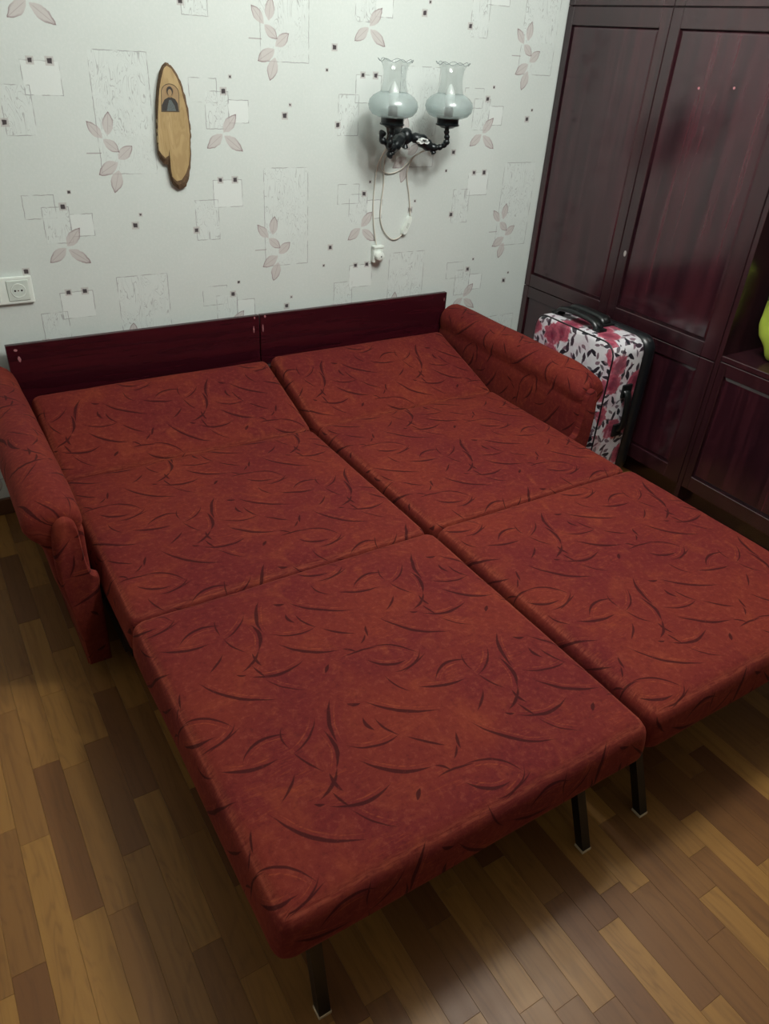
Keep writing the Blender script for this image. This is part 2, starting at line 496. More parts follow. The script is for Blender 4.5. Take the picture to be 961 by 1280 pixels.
class MB:
    def __init__(self): self.v, self.f = [], []
    def add(self, vs, fs):
        n = len(self.v)
        self.v += [tuple(q) for q in vs]; self.f += [tuple(i + n for i in q) for q in fs]
    def box(self, x0, x1, y0, y1, z0, z1, c=0.0):
        """box, edges chamfered by c"""
        bm = bmesh.new()
        bmesh.ops.create_cube(bm, size=1.0)
        for v in bm.verts:
            v.co = Vector(((x0 + x1) / 2 + v.co.x * (x1 - x0), (y0 + y1) / 2 + v.co.y * (y1 - y0), (z0 + z1) / 2 + v.co.z * (z1 - z0)))
        if c > 0:
            bmesh.ops.bevel(bm, geom=list(bm.edges), offset=c, segments=2 if c > 0.002 else 1, affect='EDGES', profile=0.6)
        bm.verts.index_update()
        self.add([v.co.copy() for v in bm.verts], [[v.index for v in f.verts] for f in bm.faces])
        bm.free()
        return self
    def tube(self, pts, r, seg=10, closed=False):
        pts = [Vector(p) for p in pts]; n = len(pts)
        rr = r if isinstance(r, (list, tuple)) else [r] * n
        base = len(self.v); up = None
        for i, p in enumerate(pts):
            a = pts[(i - 1) % n] if (i > 0 or closed) else p
            b = pts[(i + 1) % n] if (i < n - 1 or closed) else p
            t = (b - a).normalized()
            if up is None:
                up = Vector((0, 0, 1)) if abs(t.z) < 0.9 else Vector((1, 0, 0))
            up = (up - t * up.dot(t)).normalized()
            s = t.cross(up)
            for k in range(seg):
                an = 2 * PI * k / seg
                self.v.append(tuple(p + (up * math.cos(an) + s * math.sin(an)) * rr[i]))
        m = n if closed else n - 1
        for i in range(m):
            for k in range(seg):
                a = base + i * seg; b = base + ((i + 1) % n) * seg
                self.f.append((a + k, a + (k + 1) % seg, b + (k + 1) % seg, b + k))
        if not closed:
            self.f.append(tuple(base + k for k in range(seg))); self.f.append(tuple(base + (n - 1) * seg + k for k in range(seg)))
        return self
    def lathe(self, prof, cx, cy, seg=32, mod=None, close=False):
        """prof: (r, z); mod(angle, i, r, z) -> r, z"""
        base = len(self.v); n = len(prof)
        for i, (r, z) in enumerate(prof):
            for k in range(seg):
                an = 2 * PI * k / seg
                r2, z2 = mod(an, i, r, z) if mod else (r, z)
                self.v.append((cx + r2 * math.cos(an), cy + r2 * math.sin(an), z2))
        for i in range(n if close else n - 1):
            for k in range(seg):
                a = base + i * seg; b = base + ((i + 1) % n) * seg
                self.f.append((a + k, a + (k + 1) % seg, b + (k + 1) % seg, b + k))
        if not close:
            self.f.append(tuple(base + k for k in range(seg))); self.f.append(tuple(base + (n - 1) * seg + k for k in range(seg)))
        return self
    def prism(self, poly, y0, y1, plane='xz', chamfer=0.0):
        """poly: 2-D points, extruded between y0 and y1 along the third axis"""
        def P(a, b, t):
            return (a, t, b) if plane == 'xz' else ((t, a, b) if plane == 'yz' else (a, b, t))
        n = len(poly)
        vs = [P(a, b, y0) for a, b in poly] + [P(a, b, y1) for a, b in poly]
        fs = [tuple(range(n)), tuple(range(n, 2 * n))] + [(i, (i + 1) % n, n + (i + 1) % n, n + i) for i in range(n)]
        self.add(vs, fs)
        return self
    def build(self, name, mat, parent=None, smooth=False, **kw):
        return mesh_from(name, self.v, self.f, mat, parent, smooth, **kw)


def smooth_by_angle(o, deg=35):
    me = o.data
    me.polygons.foreach_set('use_smooth', [True] * len(me.polygons))
    me.set_sharp_from_angle(angle=math.radians(deg))
    return o


def catmull(pts, k=6):
    pts = [Vector(p) for p in pts]; out = []
    for i in range(len(pts) - 1):
        p0 = pts[max(i - 1, 0)]; p1 = pts[i]; p2 = pts[i + 1]; p3 = pts[min(i + 2, len(pts) - 1)]
        for j in range(k):
            t = j / k
            out.append(0.5 * ((2 * p1) + (p2 - p0) * t + (2 * p0 - 5 * p1 + 4 * p2 - p3) * t * t + (3 * p1 - p0 - 3 * p2 + p3) * t ** 3))
    out.append(pts[-1])
    return out


def axis_steps(h, r, n):
    """parameter values from -h to h, crowded in the rounded ends"""
    e = [h - r + r * math.sin(a * PI / 2 / 4) for a in range(1, 5)]
    inner = [-(h - r) + 2 * (h - r) * i / n for i in range(n + 1)]
    return [-q for q in reversed(e)] + inner + e


def rounded_box(hx, hy, hz, r, nx, ny, nz, disp=None):
    """verts (centred), faces of a soft box; disp(co, normal) -> co"""
    X, Y, Z = axis_steps(hx, r, nx), axis_steps(hy, r, ny), axis_steps(hz, r, nz)
    idx, vs, fs = {}, [], []
    def vid(i, j, k):
        key = (i, j, k)
        if key not in idx:
            p = Vector((X[i], Y[j], Z[k]))
            c = Vector((max(-hx + r, min(hx - r, p.x)), max(-hy + r, min(hy - r, p.y)), max(-hz + r, min(hz - r, p.z))))
            d = p - c
            # on the box surface at least one coordinate sits at its limit
            if d.length > 1e-9:
                nrm = d.normalized(); q = c + nrm * r
            else:
                nrm = Vector((0, 0, 1)); q = p
            idx[key] = len(vs); vs.append(disp(q, nrm) if disp else q)
        return idx[key]
    a, b, c = len(X) - 1, len(Y) - 1, len(Z) - 1
    for i in range(a):
        for j in range(b):
            for k in (0, c):
                fs.append((vid(i, j, k), vid(i + 1, j, k), vid(i + 1, j + 1, k), vid(i, j + 1, k)))
    for i in range(a):
        for k in range(c):
            for j in (0, b):
                fs.append((vid(i, j, k), vid(i + 1, j, k), vid(i + 1, j, k + 1), vid(i, j, k + 1)))
    for j in range(b):
        for k in range(c):
            for i in (0, a):
                fs.append((vid(i, j, k), vid(i, j + 1, k), vid(i, j + 1, k + 1), vid(i, j, k + 1)))
    return vs, fs


# ------------------------------------------------------------------ the room
def structure(name, mb, mat, **kw):
    o = mb.build(name, mat, None, kind='structure', **kw)
    return o


XL, XR, YF, ZC = -1.72, 1.96, -3.7, 2.45
wb = structure('wall_back', MB().box(XL - 0.1, XR + 0.1, 0.0, 0.1, -0.1, ZC + 0.1), M['wallpaper'])
structure('wall_left', MB().box(XL - 0.1, XL, YF, 0.0, -0.1, ZC + 0.1), M['plaster'])
structure('wall_right', MB().box(XR, XR + 0.1, YF, 0.0, -0.1, ZC + 0.1), M['plaster'])
structure('wall_front', MB().box(XL - 0.1, XR + 0.1, YF - 0.1, YF, -0.1, ZC + 0.1), M['front_paint'])
structure('ceiling', MB().box(XL, XR, YF, 0.0, ZC, ZC + 0.1), M['ceiling'])
structure('baseboard_left', MB().box(XL, XL + 0.015, YF, 0.0, 0.0, 0.06, 0.003), M['base_wood'])
structure('baseboard_back', MB().box(XL + 0.015, 1.40, -0.015, 0.0, 0.0, 0.06, 0.003), M['base_wood'])
floor = structure('floor', MB().box(XL, XR, YF, 0.0, -0.1, -0.008), M['subfloor'])

# laminate strips, running along Y
PW, PE = 0.0595, 0.010
JOINT = {-16: [(-0.956, .85), (-1.215, .62), (-1.612, .45)], -15: [(-0.80, .75), (-1.165, .22), (-1.50, .6)],
         -14: [(-0.72, .5), (-1.007, .12), (-1.372, .82), (-1.76, .35)], -17: [(-0.86, .7), (-1.18, .18), (-1.587, .9)],
         -18: [(-0.97, .55), (-1.372, .92), (-1.80, .3)], -19: [(-1.00, .8), (-1.322, .45), (-1.64, .15)], -20: [(-0.9, .75), (-1.35, .6)],
         -13: [(-1.1, .3), (-1.52, .45), (-1.85, .7)], -1: [(-1.74, .95), (-2.071, .22), (-2.328, .85)], 0: [(-1.80, .88), (-2.103, .30), (-2.45, .5)],
         -2: [(-1.80, .15), (-2.124, .92), (-2.42, .4)], -3: [(-1.70, .45), (-2.028, .16), (-2.33, .3)], -4: [(-1.9, .8), (-2.228, .25)],
         -5: [(-1.85, .5), (-2.19, .35)], 1: [(-1.95, .25), (-2.25, .3)], 2: [(-1.88, .4), (-2.183, .88), (-2.5, .35)],
         3: [(-1.75, .7), (-2.11, .32), (-2.45, .6)], 4: [(-1.72, .12), (-2.037, .85), (-2.4, .3)], 5: [(-1.9, .2), (-2.2, .7)], 6: [(-1.6, .45), (-1.97, .15), (-2.3, .5)],
         -6: [(-1.9, .85), (-2.16, .55)], -7: [(-1.95, .3), (-2.25, .6)], -8: [(-1.85, .2), (-2.12, .8)]}
LENS = (0.27, 0.32, 0.36, 0.41)
plank_mesh = {}


def plank_geo(x0, x1, y0, y1, c=0.0004):
    t = 0.0
    vs = [(x0, y0, -0.008), (x1, y0, -0.008), (x1, y1, -0.008), (x0, y1, -0.008), (x0, y0, t - c), (x1, y0, t - c), (x1, y1, t - c), (x0, y1, t - c),
          (x0 + c, y0 + c, t), (x1 - c, y0 + c, t), (x1 - c, y1 - c, t), (x0 + c, y1 - c, t)]
    fs = [(0, 1, 5, 4), (1, 2, 6, 5), (2, 3, 7, 6), (3, 0, 4, 7), (4, 5, 9, 8), (5, 6, 10, 9), (6, 7, 11, 10), (7, 4, 8, 11), (8, 9, 10, 11)]
    return vs, fs


CMI = cam.matrix_world.inverted()


def in_frame(x, y, z):
    q = CMI @ Vector((x, y, z))
    if q.z > -0.1: return False
    return abs(q.x / -q.z) < 0.545 and abs(q.y / -q.z) < 0.72


planks, rest = [], []
i0, i1 = math.floor((XL - PE) / PW), math.ceil((XR - PE) / PW)
for i in range(i0, i1):
    xa, xb = max(XL, PE + i * PW), min(XR, PE + (i + 1) * PW)
    cuts = []                                    # (start y, tone), going towards the viewer
    y = 0.0
    rj = JOINT.get(i, [])
    if rj:
        y = rj[0][0]
        back = y
        while back < -0.001:
            L = random.choice(LENS); back2 = min(0.0, back + L)
            cuts.append((back2, back, random.random())); back = back2
        for a, (jy, tone) in enumerate(rj):
            nxt = rj[a + 1][0] if a + 1 < len(rj) else jy - random.choice(LENS)
            cuts.append((jy, nxt, tone)); y = nxt
    else:
        L = random.uniform(0.08, 0.4); cuts.append((0.0, -L, random.random())); y = -L
    while y > YF + 0.001:
        nxt = max(YF, y - random.choice(LENS)); cuts.append((y, nxt, random.random())); y = nxt
    for (ya, yb2, tone) in cuts:
        xm = (xa + xb) / 2
        vis = any(in_frame(xm, yy, 0) for yy in (ya, (ya + yb2) / 2, yb2))
        under = (-0.73 < xm < 0.86 and min(ya, yb2) > -1.93)
        (planks if vis and not under else rest).append((xa, xb, yb2, ya, tone))
planks.sort(key=lambda q: (Vector(((q[0] + q[1]) / 2, (q[2] + q[3]) / 2, 0)) - cam.location).length)
rest += planks[295:]; planks = planks[:295]
for (xa, xb, ya, yb2, tone) in planks:
    key = (round(xb - xa, 4), round(yb2 - ya, 4))
    if key not in plank_mesh:
        vs, fs = plank_geo(0.0001, xb - xa - 0.0001, 0.0001, yb2 - ya - 0.0001)
        me = bpy.data.meshes.new('plank'); me.from_pydata(vs, [], fs); me.materials.append(M['plank']); me.update()
        plank_mesh[key] = me
    o = bpy.data.objects.new('plank', plank_mesh[key])
    o.location = (xa, ya, 0); o.parent = floor; o['tone'] = float(tone)
    COL.objects.link(o)
mb = MB(); tones = []
for (xa, xb, ya, yb2, tone) in rest:
    vs, fs = plank_geo(xa + 0.0001, xb - 0.0001, ya + 0.0001, yb2 - 0.0001)
    mb.add(vs, fs); tones += [tone] * len(fs)
pf = mb.build('plank_field', M['plank_far'], floor, kind='stuff')
at = pf.data.attributes.new('tone', 'FLOAT', 'FACE')
at.data.foreach_set('value', tones)


# ------------------------------------------------------------------ sofa bed
sofa = thing('sofa_bed', 'folded-out double sofa bed in rust-red velour with dark red swirls', 'sofa', (0.065, -1.0, 0.0))


def cushion(name, x0, x1, y0, y1, z0, z1, r, phase=(0, 0), tilt=None, flare=0.010, crown=0.008, seed=0.0, pitch=0.0, lumps=()):
    hx, hy, hz = (x1 - x0) / 2, (y1 - y0) / 2, (z1 - z0) / 2
    cx, cy, cz = (x0 + x1) / 2, (y0 + y1) / 2, (z0 + z1) / 2
    uvs, wear = [], []
    def disp(q, n):
        top = max(0.0, (q.z + hz) / (2 * hz))
        drop = hz - q.z
        u, v = q.x + cx, q.y + cy
        sx = (abs(n.x) if q.z > -hz + r else abs(n.x)); sy = abs(n.y)
        if abs(q.x) > hx - r * 1.01 and abs(n.x) >= abs(n.y): u += math.copysign(drop, q.x)
        elif abs(q.y) > hy - r * 1.01: v += math.copysign(drop, q.y)
        uvs.append((u - phase[0], v - phase[1]))
        wear.append(max(0.0, 1 - abs(n.z - 0.72) / 0.22) if q.z > 0 else 0.0)
        p = q.copy()
        k = 1.0 - flare * 2 * top / max(hx, hy) * 0.5
        p.x *= k; p.y *= k
        w = max(0.0, 1 - (q.x / hx) ** 2) * max(0.0, 1 - (q.y / hy) ** 2)
        if n.z > 0.3:
            p.z += crown * w ** 0.6
            p.z += 0.0035 * mnoise.noise(Vector((q.x * 4 + seed, q.y * 4, seed))) * min(1, w * 4)
            p.z += 0.0012 * mnoise.noise(Vector((q.x * 14 + seed, q.y * 14, seed)))
            for (lx, ly, lr, lh) in lumps:
                dd = math.hypot(q.x + cx - lx, q.y + cy - ly) / lr
                if dd < 1: p.z += lh * (1 - dd * dd) ** 2
        if abs(n.y) > 0.5 and n.z < 0.7:
            p.y += math.copysign(0.004 * (1 - (q.z / hz) ** 2) + 0.002 * mnoise.noise(Vector((q.x * 5, q.z * 8, seed))), q.y)
        if abs(n.x) > 0.5 and n.z < 0.7:
            p.x += math.copysign(0.004 * (1 - (q.z / hz) ** 2) + 0.002 * mnoise.noise(Vector((q.y * 5, q.z * 8, seed + 3))), q.x)
        if pitch:
            p = Matrix.Rotation(pitch, 3, 'X') @ p
        return p + Vector((cx, cy, cz))
    vs, fs = rounded_box(hx, hy, hz, r, 26, 26, 3, disp)
    o = mesh_from(name, vs, fs, M['fabric'], sofa, True, uvs)
    o.data.attributes.new('wear', 'FLOAT', 'POINT').data.foreach_set('value', wear)
    return o


XA, XM, XB = -0.746, 0.0885, 0.880
cushion('footrest_cushion', XA, XM - 0.004, -1.992, -1.196, 0.258, 0.371, 0.030, seed=1.0)
cushion('footrest_cushion', XM + 0.004, XB, -1.985, -1.192, 0.258, 0.370, 0.030, seed=2.0)
cushion('seat_cushion', XA + 0.004, XM - 0.004, -1.196, -0.487, 0.246, 0.358, 0.026, phase=(0.081, 0.130), seed=3.0)
cushion('seat_cushion', XM + 0.004, XB - 0.002, -1.193, -0.480, 0.246, 0.359, 0.026, phase=(0.081, 0.130), seed=4.0)


def back_cushion(x0, x1, ya, za, yb, zb, seed, th=0.10):
    """tilted: far edge (ya, za) higher than near edge (yb, zb)"""
    a = math.atan2(za - zb, ya - yb)
    L = math.hypot(za - zb, ya - yb)
    my, mz = (ya + yb) / 2, (za + zb) / 2
    cy, cz = my + math.sin(a) * th / 2, mz - math.cos(a) * th / 2
    cushion('back_cushion', x0, x1, cy - L / 2, cy + L / 2, cz - th / 2, cz + th / 2, 0.024, phase=(0.30, 0.05), seed=seed, pitch=a, crown=0.010)


back_cushion(XA + 0.006, XM - 0.004, -0.118, 0.475, -0.498, 0.352, 5.0)
back_cushion(XM + 0.004, XB - 0.004, -0.112, 0.482, -0.498, 0.354, 6.0)

# backboards
def backboard(x0, x1, chips):
    b = MB().box(x0, x1, -0.054, -0.036, 0.20, 0.6125, 0.0022).build('backboard', M['board'], sofa)
    for (px, pz, w, h) in chips:
        pts = [(px + w * c, pz + h * s) for c, s in ((-1, .2), (-.4, 1), (.5, .8), (1, -.1), (.35, -1), (-.5, -.7))]
        MB().prism(pts, -0.0548, -0.0535).build('chip', M['scuff'], b)
    return b


backboard(-0.768, 0.0825, [(-0.741, 0.596, 0.006, 0.004), (-0.735, 0.566, 0.005, 0.010), (0.064, 0.605, 0.003, 0.005), (0.060, 0.562, 0.0022, 0.014)])
backboard(0.086, 0.930, [(0.105, 0.606, 0.004, 0.005), (0.096, 0.563, 0.0026, 0.015), (0.918, 0.584, 0.0012, 0.008)])


def armrest(xin, sgn, yb, yf):
    """xin: inner face; sgn: +1 outwards is +x"""
    prof = [(0.0, 0.055), (0.0, 0.25), (0.0, 0.42), (-0.001, 0.455)]
    cu, cz, rr = 0.064, 0.500, 0.067
    for k in range(0, 15):
        an = math.radians(205 - k * (205 + 48) / 14)
        prof.append((cu + rr * math.cos(an), cz + rr * math.sin(an)))
    prof += [(0.096, 0.425), (0.084, 0.32), (0.058, 0.20), (0.052, 0.055)]
    n = len(prof)
    # arc length
    al = [0.0]
    for i in range(1, n):
        al.append(al[-1] + math.hypot(prof[i][0] - prof[i - 1][0], prof[i][1] - prof[i - 1][1]))
    rows = []
    ys = [(yb + 0.0, 0.80), (yb - 0.004, 0.92), (yb - 0.014, 0.985), (yb - 0.03, 1.0)]
    N = 26
    for k in range(1, N):
        ys.append((yb - 0.03 + (yf + 0.040 - (yb - 0.03)) * k / N, 1.0))
    ys += [(yf + 0.040, 1.0), (yf + 0.028, 0.99), (yf + 0.016, 0.95), (yf + 0.007, 0.87), (yf + 0.002, 0.76), (yf, 0.62)]
    vs, fs, uvs = [], [], []
    for a, (y, s) in enumerate(ys):
        for i, (u, z) in enumerate(prof):
            c = (0.045, min(z, cz) if z < cz else cz)
            ss = s if i not in (0, n - 1) else 1.0
            uu = c[0] + (u - c[0]) * ss
            zz = c[1] + (z - c[1]) * ss
            wob = 0.0025 * mnoise.noise(Vector((u * 20, y * 9, z * 12 + xin)))
            if y < yf + 0.075 and z > 0.45:      # gathers round the roll's front end
                wob += 0.0012 * math.sin(i * 2.1) * (1 - (y - yf) / 0.075)
            uu += wob; zz += wob if z > 0.1 else 0
            tf = max(0.0, 1 - (y - yf) / 0.16)
            if z > 0.44: zz -= 0.030 * tf * tf * (z - 0.44) / 0.127
            vs.append((xin + sgn * uu, y, zz)); uvs.append((al[i] + 0.21, y + (0.13 if sgn > 0 else 0.31)))
    m = len(ys)
    for a in range(m - 1):
        for i in range(n):
            j = (i + 1) % n
            fs.append((a * n + i, a * n + j, (a + 1) * n + j, (a + 1) * n + i))
    fs.append(tuple(range(n))); fs.append(tuple((m - 1) * n + i for i in range(n)))
    o = mesh_from('armrest', vs, fs, M['fabric'], sofa, True, uvs)
    # stuffed front panel with a rounded tongue
    pan = [(-0.006, 0.06), (-0.008, 0.30), (-0.010, 0.335), (0.006, 0.352), (0.014, 0.40), (0.018, 0.478), (0.026, 0.503), (0.044, 0.514), (0.062, 0.505),
           (0.073, 0.482), (0.080, 0.42), (0.078, 0.33), (0.064, 0.23), (0.054, 0.14), (0.050, 0.06)]
    pan = [pan[0]] + [(q.x, q.y) for q in catmull([(u, z, 0) for u, z in pan[1:-1]], 4)] + [pan[-1]]
    loop0 = [(xin + sgn * u, yf + 0.004, z) for u, z in pan]
    cxp, czp = 0.038, 0.28
    loop1 = [(xin + sgn * u, yf - 0.012, z) for u, z in pan]
    loop2 = [(xin + sgn * (cxp + (u - cxp) * 0.86), yf - 0.019, czp + (z - czp) * 0.965) for u, z in pan]
    k = len(pan)
    vs = loop0 + loop1 + loop2
    fs = [tuple(range(k)), tuple(range(2 * k, 3 * k))]
    for a in range(2):
        for i in range(k):
            fs.append((a * k + i, a * k + (i + 1) % k, (a + 1) * k + (i + 1) % k, (a + 1) * k + i))
    uv = [(v[0] * sgn + 0.1, v[2]) for v in vs]
    fp = mesh_from('front_panel', vs, fs, M['fabric'], o, False, uv)
    smooth_by_angle(fp, 50)
    return o


armrest(-0.760, -1, -0.062, -0.950)
armrest(0.897, 1, -0.062, -0.905)

# plinth of the sofa under the seat
fr = MB()
fr.box(XA + 0.03, XB - 0.03, -0.50, -0.48, 0.05, 0.245, 0.002)
fr.box(XA + 0.03, XB - 0.03, -0.95, -0.93, 0.05, 0.245, 0.002)
for xx in (XA + 0.03, 0.07, XB - 0.05):
    fr.box(xx, xx + 0.02, -0.93, -0.50, 0.05, 0.245, 0.002)
for yy in (-1.10, -0.70):
    fr.box(XA + 0.06, XB - 0.06, yy - 0.012, yy + 0.012, 0.222, 0.246, 0.001)
fr.box(XA + 0.03, XB - 0.03, -0.48, -0.05, 0.10, 0.12, 0.002)
fr.box(XA + 0.03, XB - 0.03, -0.07, -0.05, 0.02, 0.42, 0.002)
fr.build('base_frame', M['frame_wood'], sofa)
for xx in (XA + 0.05, 0.055, XB - 0.09):
    MB().box(xx, xx + 0.04, -0.92, -0.88, 0.0, 0.05, 0.003).build('block_foot', M['frame_wood'], sofa)
    MB().box(xx, xx + 0.04, -0.10, -0.06, 0.0, 0.05, 0.003).build('block_foot', M['frame_wood'], sofa)
# steel rails under the pulled-out row, with kicked-out legs
for (xl, yk) in ((-0.655, 0.065), (-0.003, 0.105), (0.181, 0.105), (0.800, 0.105)):
    yf = -1.972
    h = 0.0115
    top, bot = (xl, yf + yk, 0.262), (xl, yf, 0.007)
    vs = [(bot[0] - h, bot[1] - h, bot[2]), (bot[0] + h, bot[1] - h, bot[2]), (bot[0] + h, bot[1] + h, bot[2]), (bot[0] - h, bot[1] + h, bot[2]),
          (top[0] - h, top[1] - h, top[2]), (top[0] + h, top[1] - h, top[2]), (top[0] + h, top[1] + h, top[2]), (top[0] - h, top[1] + h, top[2])]
    fs = [(0, 1, 2, 3), (4, 5, 6, 7), (0, 1, 5, 4), (1, 2, 6, 5), (2, 3, 7, 6), (3, 0, 4, 7)]
    lg = mesh_from('leg', vs, fs, M['black_steel'], sofa)
    MB().box(xl - h - 0.0015, xl + h + 0.0015, yf - h - 0.0015, yf + h + 0.0015, 0.0, 0.0075, 0.0008).build('foot_cap', M['pale_felt'], lg, label='pale cap on the leg end')
for (xa, xb) in ((-0.70, 0.045), (0.135, 0.84)):
    r = MB()
    r.box(xa, xb, -1.885, -1.865, 0.246, 0.262, 0.001)
    for xx in (xa, xb - 0.02):
        r.box(xx, xx + 0.02, -1.865, -0.95, 0.246, 0.259, 0.001)
    r.build('steel_rail', M['black_steel'], sofa)


# ------------------------------------------------------------------ wardrobe and niche cabinet
XW = 1.402


def door(parent, name, ya, yb, za, zb, stile_a, stile_b, rail_t, rail_b, mat='mahogany'):
    """frame-and-panel door in the plane x = XW; ya > yb (ya nearer the back wall)"""
    m = MB()
    x0, x1 = XW, XW + 0.020
    g = 0.0015
    ya -= g; yb += g; za += g; zb -= g
    m.box(x0, x1, ya - stile_a, ya, za, zb, 0.0018)
    m.box(x0, x1, yb, yb + stile_b, za, zb, 0.0018)
    m.box(x0, x1, yb + stile_b, ya - stile_a, zb - rail_t, zb, 0.0018)
    m.box(x0, x1, yb + stile_b, ya - stile_a, za, za + rail_b, 0.0018)
    d = m.build(name, M[mat], parent)
    p = MB()
    y0, y1, z0, z1 = yb + stile_b, ya - stile_a, za + rail_b, zb - rail_t
    # panel with a sloping fielded edge
    e = 0.012
    xs, xf = XW + 0.011, XW + 0.0065
    vs = [(xs, y0, z0), (xs, y1, z0), (xs, y1, z1), (xs, y0, z1), (xf, y0 + e, z0 + e), (xf, y1 - e, z0 + e), (xf, y1 - e, z1 - e), (xf, y0 + e, z1 - e),
          (XW + 0.018, y0, z0), (XW + 0.018, y1, z0), (XW + 0.018, y1, z1), (XW + 0.018, y0, z1)]
    fs = [(4, 5, 6, 7), (0, 1, 5, 4), (1, 2, 6, 5), (2, 3, 7, 6), (3, 0, 4, 7), (8, 9, 1, 0), (9, 10, 2, 1), (10, 11, 3, 2), (11, 8, 0, 3), (8, 9, 10, 11)]
    p.add(vs, fs)
    p.build('door_panel', M['mahogany_panel'], d)
    return d


wr = thing('wardrobe', 'tall dark mahogany two-door wardrobe standing in the corner', 'wardrobe', (1.68, -0.52, 0))
b = MB()
b.box(XW + 0.022, 1.95, -1.040, -1.022, 0.0, 2.36, 0.001)
b.box(XW + 0.022, 1.95, -0.020, -0.002, 0.0, 2.36, 0.001)
b.box(1.93, 1.95, -1.022, -0.020, 0.0, 2.36)
for z in (0.075, 0.578, 1.628, 2.34):
    b.box(XW + 0.022, 1.93, -1.022, -0.020, z, z + 0.02)
b.box(XW + 0.05, XW + 0.07, -1.022, -0.020, 0.0, 0.075)
b.build('carcass', M['mahogany'], wr)
YS = -0.503
for (ya, yb, sa, sb) in ((-0.002, YS, 0.032, 0.042), (YS, -1.040, 0.043, 0.062)):
    door(wr, 'cabinet_door', ya, yb, 0.085, 0.588, sa, sb, 0.048, 0.058)
    dd = door(wr, 'cabinet_door', ya, yb, 0.588, 1.638, sa, sb, 0.059, 0.053)
    if yb < -0.9:
        k = MB()
        k.prism([(-0.534 + 0.006 * math.cos(t * PI / 6), 0.848 + 0.011 * math.sin(t * PI / 6)) for t in range(12)], XW - 0.0018, XW + 0.001, 'yz')
        k.build('keyhole', M['brass'], dd, label='small pale metal keyhole plate')
        for (py, pz) in ((-0.677, 1.415), (-0.811, 1.425)):
            k = MB()
            k.prism([(py + 0.0042 * math.cos(t * PI / 4), pz + 0.0042 * math.sin(t * PI / 4)) for t in range(8)], XW + 0.0050, XW + 0.008, 'yz')
            k.build('screw_plug', M['scuff'], dd)
    door(wr, 'cabinet_door', ya, yb, 1.638, 2.345, sa, sb, 0.05, 0.06)

nc = thing('niche_cabinet', 'dark mahogany cabinet with open niche at right picture edge', 'cabinet', (1.68, -1.6, 0))
Y0, Y1 = -1.042, -2.10
b = MB()
b.box(XW, 1.95, Y0 - 0.018, Y0, 0.0, 2.36, 0.001)
b.box(XW, 1.95, Y1, Y1 + 0.018, 0.0, 2.36, 0.001)
b.box(XW + 0.022, 1.93, Y1 + 0.018, Y0 - 0.018, 0.075, 0.095)
b.box(XW + 0.05, XW + 0.07, Y1 + 0.018, Y0 - 0.018, 0.0, 0.075)
b.box(XW + 0.022, 1.93, Y1 + 0.018, Y0 - 0.018, 2.34, 2.36)
b.build('carcass', M['mahogany'], nc)
MB().box(XW + 0.001, 1.93, Y1 + 0.018, Y0 - 0.018, 0.600, 0.620, 0.002).build('shelf', M['mahogany'], nc)
MB().box(XW + 0.001, 1.93, Y1 + 0.018, Y0 - 0.018, 1.50, 1.52, 0.002).build('shelf', M['mahogany'], nc)
MB().box(1.93, 1.95, Y1 + 0.018, Y0 - 0.018, 0.095, 2.34).build('back_panel', M['cabinet_dark'], nc)
for (ya, yb) in ((Y0 - 0.018, -1.571), (-1.571, Y1 + 0.018)):
    door(nc, 'cabinet_door', ya, yb, 0.085, 0.600, 0.028, 0.028, 0.046, 0.056)

# lime green bag standing in the niche
bag = thing('shoulder_bag', 'lime green bag standing in the cabinet niche, cut off by frame edge', 'bag', (1.52, -1.22, 0.62))
def bdisp(q, n):
    p = q.copy()
    t = (q.z + 0.145) / 0.29
    p.y *= 0.80 + 0.35 * math.sin(min(1, t * 1.05) * PI * 0.75)
    p.x *= 0.8 + 0.25 * math.sin(t * PI)
    p += n * 0.010 * mnoise.noise(q * 16)
    if t < 0.26: p.y *= 0.86 + 0.9 * (0.13 - t) ** 2 * 10
    return p + Vector((1.52, -1.243, 0.769))
vs, fs = rounded_box(0.055, 0.125, 0.143, 0.045, 8, 12, 12, bdisp)
mesh_from('pouch', vs, fs, M['lime'], bag, True)
MB().tube(catmull([(1.462, -1.135, 0.86), (1.450, -1.150, 0.915), (1.452, -1.20, 0.945), (1.455, -1.26, 0.93), (1.462, -1.29, 0.86)], 6), 0.010, 8).build('handle', M['lime'], bag, True)
MB().prism([(-1.128, 0.83), (-1.124, 0.87), (-1.136, 0.905), (-1.150, 0.90), (-1.152, 0.83)], 1.4525, 1.470, 'yz').build('slot', M['lime_dark'], bag)

# ------------------------------------------------------------------ suitcase
case = thing('suitcase', 'rose-printed white hard-shell suitcase between right armrest and wardrobe', 'suitcase', (1.235, -0.62, 0))
CX0, CXS, CX1 = 1.112, 1.292, 1.362
CY0, CY1, CZ0, CZ1 = -0.828, -0.405, 0.035, 0.618


